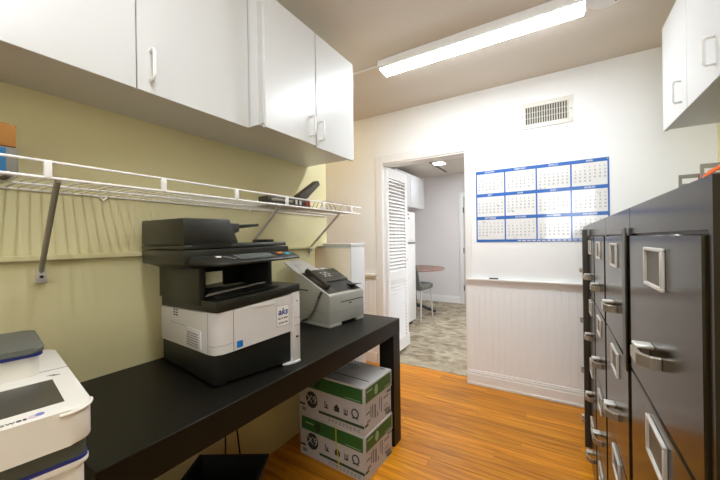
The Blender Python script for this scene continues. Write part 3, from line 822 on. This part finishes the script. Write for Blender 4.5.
# ------------------------------------------------------------------ paper cartons
def carton(z, label, rz, strap, H):
    t = thing('paper_carton', label, 'carton', (-0.831, 1.371, z), rz, 'paper cartons under the desk')
    W, L, LH = 0.287, 0.452, 0.094
    body = MB().box(-L + 0.004, -0.004, 0.004, W - 0.004, 0.0005, H - 0.006).build('box_body', 'carton', t, False)
    lid = MB().box(-L, 0, 0, W, H - LH, H, r=0.002, seg=1).build('box_lid', 'carton', t)
    e = 0.0006
    # lid bands
    MB().box(-L + 0.02, -0.012, -e, 0.001, H - LH + 0.012, H - 0.010).build('green_band', 'carton_green', lid)
    MB().box(-0.001, e, 0.012, W - 0.01, H - LH + 0.012, H - 0.010).build('green_band', 'carton_green', lid)
    MB().box(-L + 0.05, -L + 0.11, -e - 0.0003, 0, H - LH + 0.05, H - LH + 0.058).build('band_print', 'leafy', lid)
    sg = MB(); sg.prism([(0.115 + 0.018 * math.cos(R(a)), H - LH / 2 + 0.001 + 0.026 * math.sin(R(a))) for a in range(0, 360, 20)], 'X', 0.0, e + 0.0004)
    sg.build('seal', 'leafy', lid)
    MB().box(0, e + 0.0004, 0.022, 0.075, H - 0.032, H - 0.024).build('band_print', 'leafy', lid)
    MB().box(0, e + 0.0004, 0.20, 0.262, H - LH + 0.02, H - LH + 0.024).build('band_print', 'leafy', lid)
    sg = MB(); sg.prism([(-L + 0.14 + 0.02 * math.cos(R(a)), H - LH / 2 + 0.028 * math.sin(R(a))) for a in range(0, 360, 20)], 'Y', -e - 0.0003, 0.0)
    sg.build('seal', 'carton_green_dk', lid)
    MB().box(-0.12, -0.025, -e - 0.0003, 0, H - LH + 0.02, H - LH + 0.023).build('band_print', 'leafy', lid)
    if not strap:
        # top print: slot, emblem, corner marks
        MB().box(-0.26, -0.025, 0.076, 0.083, H, H + 0.0005).build('lid_slot', 'ink', lid)
        mb = MB()
        for rad in (0.05, 0.03):
            mb.tube([(-0.22 + rad * 1.0 * math.cos(R(a)), 0.20 + rad * 0.7 * math.sin(R(a)), H + 0.0002) for a in range(0, 360, 20)], 0.0028, 4, True)
        mb.box(-0.25, -0.205, 0.197, 0.203, H, H + 0.0005)
        mb.build('top_emblem', 'ink_soft', lid)
        MB().box(-0.06, -0.03, 0.255, 0.272, H, H + 0.0004).build('corner_print', 'ink_soft', lid)
    # side print on the face towards the viewer
    y0 = 0.004
    sz = 0.095
    dsc = MB(); dsc.prism([(-0.355 + 0.042 * math.cos(R(a)), sz + 0.046 * math.sin(R(a))) for a in range(0, 360, 15)], 'Y', y0 - e, y0)
    dsc.build('number_disc', 'ink', body)
    text('number_lettering', 'X9', 0.064, 'carton', body, (-0.355, y0 - e, sz), PX, PZ, 'CENTER', 0, 0.0, 1.0, 0.0004)
    MB().box(-0.262, -0.256, y0 - e, y0, sz - 0.0195, sz + 0.018).box(-0.2565, -0.236, y0 - e, y0, sz - 0.0195, sz - 0.013).box(-0.25, -0.242, y0 - e, y0, sz - 0.0135, sz + 0.004).build('hand_icon', 'ink', body)
    MB().prism([(-0.196, sz - 0.018), (-0.162, sz - 0.018), (-0.162, sz + 0.004), (-0.179, sz + 0.022), (-0.196, sz + 0.004)], 'Y', y0 - e, y0).build('house_icon', 'ink', body)
    MB().prism([(-0.132, sz + 0.012), (-0.132, sz - 0.02), (-0.108, sz - 0.02), (-0.108, sz + 0.012), (-0.113, sz + 0.012), (-0.113, sz - 0.012), (-0.118, sz - 0.012), (-0.118, sz + 0.008), (-0.122, sz + 0.008), (-0.122, sz - 0.012), (-0.127, sz - 0.012), (-0.127, sz + 0.012)], 'Y', y0 - e, y0).build('sheet_icon', 'ink', body)
    MB().tube([(-0.06 + 0.02 * math.cos(R(a)), y0 - 0.0002, sz + 0.006 + 0.022 * math.sin(R(a))) for a in range(0, 360, 24)], 0.004, 4, True).build('ribbon_icon', 'ink', body)
    MB().prism([(-0.082, sz - 0.024), (-0.066, sz - 0.02), (-0.07, sz - 0.01)], 'Y', y0 - e, y0).build('ribbon_tail', 'ink', body)
    MB().prism([(-0.038, sz - 0.024), (-0.054, sz - 0.02), (-0.05, sz - 0.01)], 'Y', y0 - e, y0).build('ribbon_tail', 'ink', body)
    MB().box(-L + 0.006, -L + 0.045, y0 - e, y0, 0.052, 0.064).build('dark_stripe', 'carton_green_dk', body)
    MB().box(-0.305, -0.006, y0 - e, y0, 0.036, 0.05).build('dark_stripe', 'carton_green_dk', body)
    mb = MB()
    for i in range(9):
        mb.box(-0.24 + i * 0.024, -0.222 + i * 0.024, y0 - e, y0, 0.022, 0.026).box(-0.24 + i * 0.024, -0.224 + i * 0.024, y0 - e, y0, 0.012, 0.016)
    mb.box(-0.43, -0.40, y0 - e, y0, 0.020, 0.040)
    tag(mb.build('small_print', 'ink_soft', body), kind='stuff')
    # end face print
    mb = MB()
    x1 = -0.004
    for (a, b, c, d) in ((0.02, 0.055, 0.098, 0.108), (0.028, 0.06, 0.055, 0.066), (0.06, 0.07, 0.07, 0.125), (0.078, 0.09, 0.06, 0.13), (0.1, 0.118, 0.05, 0.12), (0.13, 0.14, 0.045, 0.07), (0.15, 0.158, 0.07, 0.135),
                         (0.17, 0.18, 0.05, 0.13), (0.2, 0.255, 0.108, 0.118), (0.2, 0.25, 0.06, 0.064), (0.2, 0.25, 0.07, 0.074), (0.2, 0.24, 0.04, 0.05), (0.215, 0.27, 0.015, 0.045)):
        mb.box(x1, x1 + e, a, b, c, d)
    tag(mb.build('end_print', 'ink_soft', body), kind='stuff')
    for q in ((0.008, 0.04, 0.040, 0.052), (0.235, 0.278, 0.128, 0.138), (0.235, 0.278, 0.006, 0.02)):
        MB().box(x1, x1 + e, *q).build('end_stripe', 'carton_green_dk', body)
    if strap:
        MB().tube([(-0.182, -0.002, H - 0.001), (-0.182, -0.0025, H - LH), (-0.178, 0.001, H - LH - 0.02), (-0.165, 0.0015, 0.004)], 0.0028, 6).build('yellow_cord', 'yellow_cord', t)
    return t


carton(0.0008, 'white and green paper carton on the floor, lower of two under the desk', -2.4, True, 0.233)
carton(0.2352, 'white and green paper carton stacked on top of another under the desk', -2.0, False, 0.244)

# ------------------------------------------------------------------ clutter in the dark under the desk
t = thing('wastebasket', 'black tapered wastebasket in the dark under the desk', 'wastebasket', (-1.185, 0.828, 0), 31.6)
bx = MB()
def ring(w, d, z): return [(-w, -d, z), (w, -d, z), (w, d, z), (-w, d, z)]
rings = [ring(0.105, 0.075, 0.0008), ring(0.145, 0.105, 0.255), ring(0.156, 0.115, 0.255), ring(0.156, 0.115, 0.27), ring(0.142, 0.102, 0.27), ring(0.10, 0.07, 0.012)]
vs = [[bx.bm.verts.new(p) for p in rg] for rg in rings]
for i in range(len(vs) - 1):
    for k in range(4):
        bx.bm.faces.new([vs[i][k], vs[i][(k + 1) % 4], vs[i + 1][(k + 1) % 4], vs[i + 1][k]])
bx.bm.faces.new(vs[0][::-1]); bx.bm.faces.new(vs[-1])
bx.build('basket', 'black', t)
t = thing('plastic_jug', 'cloudy white plastic jug under the desk beside the wastebasket', 'jug', (-1.03, 0.60, 0))
MB().lathe([(0.06, 0.0008), (0.07, 0.02), (0.07, 0.22), (0.062, 0.27), (0.035, 0.31), (0.022, 0.325), (0.022, 0.34)], 0, 0, 24).build('jug_body', 'jug', t)
MB().lathe([(0.025, 0.338), (0.025, 0.36), (0.02, 0.364)], 0, 0, 20).build('cap', 'white_plastic', t)
t = thing('plastic_bottle', 'pale green plastic bottle in front of the black wastebasket', 'bottle', (-0.98, 0.80, 0))
MB().lathe([(0.03, 0.0008), (0.034, 0.012), (0.034, 0.15), (0.026, 0.19), (0.014, 0.21), (0.014, 0.218)], 0, 0, 20).build('bottle_body', 'bottle', t)
MB().lathe([(0.016, 0.216), (0.016, 0.236), (0.012, 0.24)], 0, 0, 16).build('cap', 'white_plastic', t)
for i, (ya, yb_, lab) in enumerate(((0.985, 0.99, 'left of two thin black cables hanging behind the wastebasket'), (1.03, 1.07, 'right of two thin black cables hanging behind the wastebasket'))):
    o = MB().tube([(-1.395, ya, 0.645), (-1.398, ya + 0.004, 0.45), (-1.395, (ya + yb_) / 2, 0.30), (-1.398, yb_, 0.16), (-1.39, yb_ + 0.01, 0.02), (-1.37, yb_ + 0.05, 0.006)], 0.004, 8).build('power_cable', 'cable')
    tag(o, lab, 'cable', 'cables under the desk')

# ------------------------------------------------------------------ short white cabinet past the desk
t = thing('low_cabinet', 'short white cabinet standing past the far end of the desk', 'cabinet', (-1.36, 1.90, 0))
MB().box(-0.18, 0.174, -0.088, 0.088, 0.0008, 1.172, r=0.002).build('body', 'cab', t)
MB().box(-0.184, 0.176, -0.091, 0.091, 1.173, 1.199, r=0.003).build('cabinet_top', 'cab', t)
MB().box(-0.172, 0.166, -0.0905, -0.0885, 0.06, 1.165, r=0.001).build('front_panel', 'cream_wall', t)

# ------------------------------------------------------------------ filing cabinets
XFc = 0.14


def filing_cabinet(y0, y1, label, bar=None):
    W = y1 - y0
    t = thing('filing_cabinet', label, 'filing cabinet', (XFc, y0, 0), 0, 'row of filing cabinets')
    D = 0.672
    H = 1.285
    c = MB()
    c.box(0.016, D, 0, W, 0.0008, H, r=0.002, seg=1)
    c.box(0.0, 0.016, 0, 0.012, 0.0008, H).box(0.0, 0.016, W - 0.012, W, 0.0008, H).box(0.0, 0.016, 0.012, W - 0.012, 1.226, H).box(0.0, 0.016, 0.012, W - 0.012, 0.0008, 0.03)
    c.build('carcass', 'file', t)
    MB().box(0.008, 0.0158, 0.0121, W - 0.0121, 0.031, 1.2258).build('drawer_gap', 'file_dk', t)
    for i in range(4):
        zt = 1.2215 - 0.299 * i
        zb = zt - 0.294
        yc = W / 2 + 0.006
        d = MB().box(-0.004, 0.007, 0.017, W - 0.017, zb, zt, r=0.002, seg=1).build('drawer', 'file', t)
        # label holder
        lz = zt - 0.054
        yc -= 0.016
        lw, lh, th = 0.057, 0.033, 0.0055
        mb = MB()
        mb.box(-0.010, -0.004, yc - lw, yc + lw, lz - lh, lz - lh + th, r=0.001, seg=1).box(-0.010, -0.004, yc - lw, yc - lw + th, lz - lh + th, lz + lh - th, r=0.001, seg=1)
        mb.box(-0.010, -0.004, yc + lw - th, yc + lw, lz - lh + th, lz + lh - th, r=0.001, seg=1).box(-0.010, -0.004, yc - lw, yc + lw, lz + lh - th, lz + lh, r=0.001, seg=1)
        mb.build('label_frame', 'chrome', d)
        MB().box(-0.0055, -0.0042, yc - lw + th, yc + lw - th, lz - lh + th, lz + lh - th).build('label_card', 'card', d)
        # pull handle: chamfered U
        hz = zt - 0.203
        yc += 0.010
        hl = 0.043
        o1, o2 = 0.0, 0.033
        poly = [(-0.004, yc - hl), (-o2 * 0.55, yc - hl), (-o2, yc - hl + 0.02), (-o2, yc + hl - 0.02), (-o2 * 0.55, yc + hl), (-0.004, yc + hl),
                (-0.004, yc + hl - 0.006), (-o2 * 0.5, yc + hl - 0.006), (-o2 + 0.006, yc + hl - 0.024), (-o2 + 0.006, yc - hl + 0.024), (-o2 * 0.5, yc - hl + 0.006), (-0.004, yc - hl + 0.006)]
        MB().prism(poly, 'Z', hz - 0.011, hz + 0.009, r=0.001, seg=1).build('handle', 'handle', d, False)
        MB().box(-0.030, -0.004, yc + hl - 0.040, yc + hl - 0.010, hz + 0.0092, hz + 0.015, r=0.002).build('thumb_latch', 'chrome', d)
    if bar:
        a, b, z0, z1, out = bar
        MB().box(-out, -0.0005 - 0.004, a - y0, b - y0, z0, z1, r=0.002, seg=1).build('locking_bar', 'bar', t)
    return t


filing_cabinet(0.487, 0.946, 'dark taupe filing cabinet nearest the viewer')
filing_cabinet(0.952, 1.386, 'dark taupe filing cabinet, second from the viewer, half-height black bar at its edge', (0.958, 0.998, 0.905, 1.24, 0.009))
filing_cabinet(1.391, 1.774, 'dark taupe filing cabinet, third from the viewer in the row')
filing_cabinet(1.779, 2.162, 'dark taupe filing cabinet, fourth from the viewer, tall dark bar at its far edge', (2.12, 2.158, 0.08, 1.26, 0.028))
filing_cabinet(2.167, 2.55, 'dark taupe filing cabinet, farthest in the row beneath the calendar corner')

# file sorter on the filing cabinets
ZT = 1.2858
t = thing('file_sorter', 'grey metal file sorter with slotted dividers on the filing cabinet tops', 'file sorter', (0.25, 0.79, ZT))
MB().box(0, 0.27, 0, 0.29, 0.0, 0.006, r=0.001).build('sorter_base', 'tray', t)
for yy in (0.0, 0.136, 0.274):
    MB().box(0, 0.27, yy, yy + 0.006, 0.0062, 0.058).box(0, 0.005, yy, yy + 0.006, 0.058, 0.071).box(0.265, 0.27, yy, yy + 0.006, 0.058, 0.071).box(0, 0.27, yy, yy + 0.006, 0.071, 0.0795).build('divider', 'tray', t)
o = MB().tube([(0.254, 0.918, ZT + 0.0108), (0.2545, 0.919, ZT + 0.053), (0.262, 0.9195, ZT + 0.061), (0.29, 0.919, ZT + 0.078), (0.33, 0.919, ZT + 0.102)], 0.0042, 8).build('orange_strap', 'orange')
tag(o, 'orange strap leaning out of the grey file sorter', 'strap')
o = MB().box(0.282, 0.29, 1.055, 1.0635, ZT + 0.060, ZT + 0.0785, r=0.001).build('red_tag', 'red')
tag(o, 'small red tag on the far divider of the grey file sorter', 'tag')

# ------------------------------------------------------------------ calendar
t = thing('wall_calendar', 'large blue and white laminated year calendar on the far wall', 'calendar', (-0.58, YF - 0.0006, 1.188))
CW, CH = 0.887, 0.585
MB().box(0, CW, -0.0022, -0.0001, 0, CH).build('sheet', 'cal_paper', t)
cw = CW / 4
MON = ['JANUARY', 'FEBRUARY', 'MARCH', 'APRIL', 'MAY', 'JUNE', 'JULY', 'AUGUST', 'SEPTEMBER', 'OCTOBER', 'NOVEMBER', 'DECEMBER']
DAYS = [31, 28, 31, 30, 31, 30, 31, 31, 30, 31, 30, 31]
mb = MB()
for i in range(5):
    xx = min(max(i * cw, 0.005), CW - 0.005)
    mb.box(xx - 0.005, xx + 0.005, -0.0027, -0.0022, 0, CH)
mb.build('column_rule', 'blue', t)
rows = [CH - 0.026, CH - 0.026 - 0.188, CH - 0.026 - 0.376]
for k, z in enumerate(rows):
    MB().box(0, CW, -0.0031, -0.0022, z, z + 0.026).build('month_bar', 'blue', t)
MB().box(0, CW, -0.0031, -0.0022, 0, 0.021).build('foot_bar', 'blue', t)
mb = MB()
for i in range(16):
    mb.box(0.31 + i * 0.033, 0.335 + i * 0.033, -0.0036, -0.0031, 0.007, 0.014)
mb.build('foot_print', 'cal_paper', t)
start = 3
for i in range(12):
    c, r_ = i % 4, i // 4
    x0 = c * cw
    zt = rows[r_]
    mo = text('month_name', MON[i], 0.017, 'cal_paper', t, (x0 + cw / 2, -0.0033, zt + 0.013), PX, PZ, 'CENTER', 0, 0.0003, 1, 0.0002)
    nums = []
    col = start
    line = 0
    mbx = MB()
    body = []
    for d in range(1, DAYS[i] + 1):
        px_ = x0 + 0.026 + col * (cw - 0.05) / 6.0
        pz_ = zt - 0.03 - line * 0.0245
        body.append((str(d), px_, pz_))
        col += 1
        if col == 7:
            col = 0; line += 1
    start = col
    # seven-segment style strokes keep the tiny dates light
    SEG = {'0': 'abcdef', '1': 'bc', '2': 'abged', '3': 'abgcd', '4': 'fgbc', '5': 'afgcd', '6': 'afgedc', '7': 'abc', '8': 'abcdefg', '9': 'abcdfg'}
    hh, ww, q = 0.0058, 0.0046, 0.0018
    for s, bx_, bz_ in body:
        for n_, ch in enumerate(s):
            ox = bx_ + (n_ - (len(s) - 1) / 2) * 0.0066
            for g in SEG[ch]:
                if g == 'a': a = (ox - ww / 2, ox + ww / 2, bz_ + hh - q, bz_ + hh)
                if g == 'd': a = (ox - ww / 2, ox + ww / 2, bz_ - hh, bz_ - hh + q)
                if g == 'g': a = (ox - ww / 2, ox + ww / 2, bz_ - q / 2, bz_ + q / 2)
                if g == 'b': a = (ox + ww / 2 - q, ox + ww / 2, bz_, bz_ + hh)
                if g == 'c': a = (ox + ww / 2 - q, ox + ww / 2, bz_ - hh, bz_)
                if g == 'f': a = (ox - ww / 2, ox - ww / 2 + q, bz_, bz_ + hh)
                if g == 'e': a = (ox - ww / 2, ox - ww / 2 + q, bz_ - hh, bz_)
                mbx.quad((a[0], -0.0024, a[2]), (a[1], -0.0024, a[2]), (a[1], -0.0024, a[3]), (a[0], -0.0024, a[3]))
    mbx.build('date_grid', 'ink_soft', t, False)
# handwritten marks
for (x, z, s) in ((0.405, 0.525, 1.0), (0.165, 0.295, 0.9), (0.268, 0.245, 1.1), (0.055, 0.165, 0.8), (0.29, 0.032, 0.6), (0.82, 0.34, 0.9)):
    MB().tube([(x - 0.012 * s, -0.0026, z), (x, -0.0026, z + 0.014 * s), (x + 0.003 * s, -0.0026, z - 0.008 * s), (x + 0.02 * s, -0.0026, z + 0.008 * s), (x + 0.012 * s, -0.0026, z - 0.012 * s)], 0.0011, 4).build('pen_mark', 'ink', t)
MB().lathe([(0.004, -0.001), (0.004, 0.001)], 0, 0, 8).bm.free()
MB().box(CW - 0.014, CW - 0.004, -0.005, -0.0031, CH - 0.014, CH - 0.006, r=0.001).build('push_pin', 'leafy', t)

# ------------------------------------------------------------------ air vent
t = thing('air_vent', 'white louvred air vent high on the far wall', 'air vent', (-0.234, YF - 0.0005, 2.056))
VW, VH = 0.338, 0.197
mb = MB()
mb.box(0, VW, -0.008, 0, 0, 0.034, r=0.002).box(0, VW, -0.008, 0, VH - 0.034, VH, r=0.002).box(0, 0.026, -0.008, 0, 0.034, VH - 0.034).box(VW - 0.03, VW, -0.008, 0, 0.034, VH - 0.034)
mb.build('frame', 'grille', t)
MB().box(0.026, VW - 0.03, -0.0012, -0.0004, 0.034, VH - 0.034).build('duct_back', 'vent_dark', t)
nsl = 18
for i in range(nsl):
    xx = 0.03 + i * (VW - 0.064) / (nsl - 1)
    MB().hexa([(xx - 0.004, -0.002, 0.034), (xx - 0.002, -0.002, 0.034), (xx + 0.002, -0.0075, 0.034), (xx, -0.0075, 0.034),
               (xx - 0.004, -0.002, VH - 0.034), (xx - 0.002, -0.002, VH - 0.034), (xx + 0.002, -0.0075, VH - 0.034), (xx, -0.0075, VH - 0.034)]).build('slat', 'grille', t)
for z in (0.078, 0.12):
    MB().box(0.026, VW - 0.03, -0.0022, -0.0013, z, z + 0.003).build('rear_bar', 'grille', t)
for xx in (0.012, VW - 0.013):
    MB().tube([(xx, -0.0075, VH / 2), (xx, -0.0098, VH / 2)], 0.0035, 10).build('screw', 'dark_metal', t)

o = MB().box(-0.482, -0.412, YF - 0.032, YF - 0.016, 0.8885, 0.8985, r=0.004).build('marker_pen', 'ink')
tag(o, 'small dark marker pen lying on the chair rail below the calendar', 'marker')
for (x, z, lab) in ((0.07, 2.03, 'tiny dark nail in the far wall below the vent, right'), (-0.17, 2.005, 'tiny dark nail in the far wall below the vent, left'), (-0.60, 1.86, 'tiny grey nail in the far wall above the calendar corner')):
    o = MB().tube([(x, YF - 0.006, z), (x, YF + 0.001, z)], 0.004, 8).build('wall_nail', 'bracket')
    tag(o, lab, 'nail', 'nails in the far wall')

# ------------------------------------------------------------------ louvred bifold door, folded open into the next room
t = thing('louvred_door', 'white louvred bifold door folded open beyond the doorway', 'door', (-1.424, 2.845, 0), 0.0)


def louvre_leaf(parent, y0, y1, x, name):
    T = 0.028
    z0, z1 = 0.05, 1.935
    sw = 0.03
    f = MB()
    f.box(x, x + T, y0, y0 + sw, z0, z1, r=0.002, seg=1).box(x, x + T, y1 - sw - 0.03, y1, z0, z1, r=0.002, seg=1)
    yi0, yi1 = y0 + sw, y1 - sw - 0.03
    f.box(x, x + T, yi0, yi1, z0, z0 + 0.12).box(x, x + T, yi0, yi1, z1 - 0.10, z1).box(x, x + T, yi0, yi1, 0.80, 0.89)
    leaf = f.build(name, 'trim', parent)
    sm = MB().hexa([(0.0, yi0, -0.015), (0.004, yi0, -0.012), (0.004, yi1, -0.012), (0.0, yi1, -0.015), (-0.022, yi0, 0.012), (-0.018, yi0, 0.015), (-0.018, yi1, 0.015), (-0.022, yi1, 0.012)])
    bmesh.ops.recalc_face_normals(sm.bm, faces=sm.bm.faces[:])
    me = bpy.data.meshes.new('slat'); sm.bm.to_mesh(me); sm.bm.free(); me.materials.append(M['trim'])
    for (a, b) in ((z0 + 0.135, 0.79), (0.905, z1 - 0.115)):
        n = int((b - a) / 0.034)
        for i in range(n + 1):
            o = link('slat', me, leaf); o.location = (x + T - 0.004, 0, a + (b - a) * i / n)
    return leaf


l1 = louvre_leaf(t, 0.0, 0.485, -0.028, 'door_leaf')
l2 = louvre_leaf(t, 0.14, 0.485, -0.062, 'door_leaf')
MB().tube([(0.0, 0.455, 1.0), (0.02, 0.455, 1.0)], [0.007, 0.013], 12).build('door_knob', 'trim', l1)
for z in (0.3, 1.0, 1.7):
    MB().tube([(-0.031, 0.488, z - 0.035), (-0.031, 0.488, z + 0.035)], 0.004, 8).build('hinge', 'bracket_pale', t)
MB().box(-0.060, -0.001, 0.4855, 0.515, 0.05, 0.18, r=0.004).build('lower_bumper', 'trim', t)

# ------------------------------------------------------------------ next room furniture
t = thing('refrigerator', 'tall white refrigerator with two doors beyond the louvred door', 'refrigerator', (-2.44, 3.705, 0))
MB().box(0, 0.60, 0, 0.69, 0.06, 1.60, r=0.006).build('body', 'white_plastic', t)
MB().box(0.05, 0.62, 0.02, 0.67, 0.001, 0.06).build('toe_kick', 'black', t)
d1 = MB().box(0.605, 0.68, 0, 0.69, 1.175, 1.605, r=0.012).build('door', 'white_plastic', t)
d1b = MB().box(0.605, 0.68, 0, 0.69, 0.07, 1.160, r=0.012).build('door', 'white_plastic', t)
MB().tube([(0.678, 0.05, 1.22), (0.705, 0.05, 1.23), (0.705, 0.05, 1.42), (0.678, 0.05, 1.43)], 0.010, 8).build('handle', 'white_plastic', d1)
MB().tube([(0.678, 0.05, 0.70), (0.705, 0.05, 0.71), (0.705, 0.05, 1.09), (0.678, 0.05, 1.10)], 0.010, 8).build('handle', 'white_plastic', d1b)
MB().box(0.60, 0.685, 0.30, 0.66, 1.160, 1.174).build('door_gap', 'ink', t)
for (y_, z_) in ((0.40, 1.555), (0.42, 1.50)):
    MB().box(0.6802, 0.684, y_, y_ + 0.05, z_, z_ + 0.02, r=0.001).build('magnet', 'ink_soft', d1)
t = thing('kitchen_cabinet', 'white upper kitchen cabinet hanging beyond the refrigerator', 'cabinet', (NL + 0.022, 4.45, 1.768))
MB().box(0.0, 0.608, 0, 1.25, 0, 0.545, r=0.002).build('body', 'cab', t)
MB().box(0.609, 0.628, 0.002, 0.62, -0.004, 0.545, r=0.002).build('door', 'cab', t)
MB().box(0.609, 0.628, 0.626, 1.248, -0.004, 0.545, r=0.002).build('door', 'cab', t)
# round table
t = thing('round_table', 'round brown wooden table with pedestal foot in the next room', 'table', (-2.06, 5.05, 0))
MB().lathe([(0.46, 0.718), (0.50, 0.724), (0.505, 0.736), (0.50, 0.748), (0.49, 0.75)], 0, 0, 48).build('tabletop', 'table_wood', t)
MB().lathe([(0.05, 0.06), (0.045, 0.12), (0.04, 0.6), (0.07, 0.70), (0.16, 0.717)], 0, 0, 20).build('pedestal', 'dark_metal', t)
for a in (25, 115, 205, 295):
    c, s = math.cos(R(a)), math.sin(R(a))
    MB().tube([(0.03 * c, 0.03 * s, 0.13), (0.15 * c, 0.15 * s, 0.10), (0.30 * c, 0.30 * s, 0.035), (0.35 * c, 0.35 * s, 0.022)], [0.03, 0.028, 0.024, 0.022], 10).build('foot', 'dark_metal', t)
# chair
t = thing('dining_chair', 'grey upholstered chair with pale metal legs at the round table', 'chair', (-1.915, 4.70, 0), -4)
MB().box(-0.21, 0.21, -0.17, 0.25, 0.45, 0.535, r=0.025).build('seat', 'chair_fab', t)
bk = MB().hexa([(-0.20, -0.20, 0.46), (0.20, -0.20, 0.46), (0.20, -0.16, 0.46), (-0.20, -0.16, 0.46), (-0.17, -0.27, 0.84), (0.17, -0.27, 0.84), (0.17, -0.23, 0.84), (-0.17, -0.23, 0.84)], 0.015, 3)
bk.build('backrest', 'chair_fab', t)
for s in (-1, 1):
    MB().tube([(s * 0.19, -0.16, 0.45), (s * 0.20, -0.20, 0.0)], [0.013, 0.010], 10).build('leg', 'chrome', t)
    MB().tube([(s * 0.19, 0.20, 0.45), (s * 0.20, 0.23, 0.0)], [0.013, 0.010], 10).build('leg', 'chrome', t)
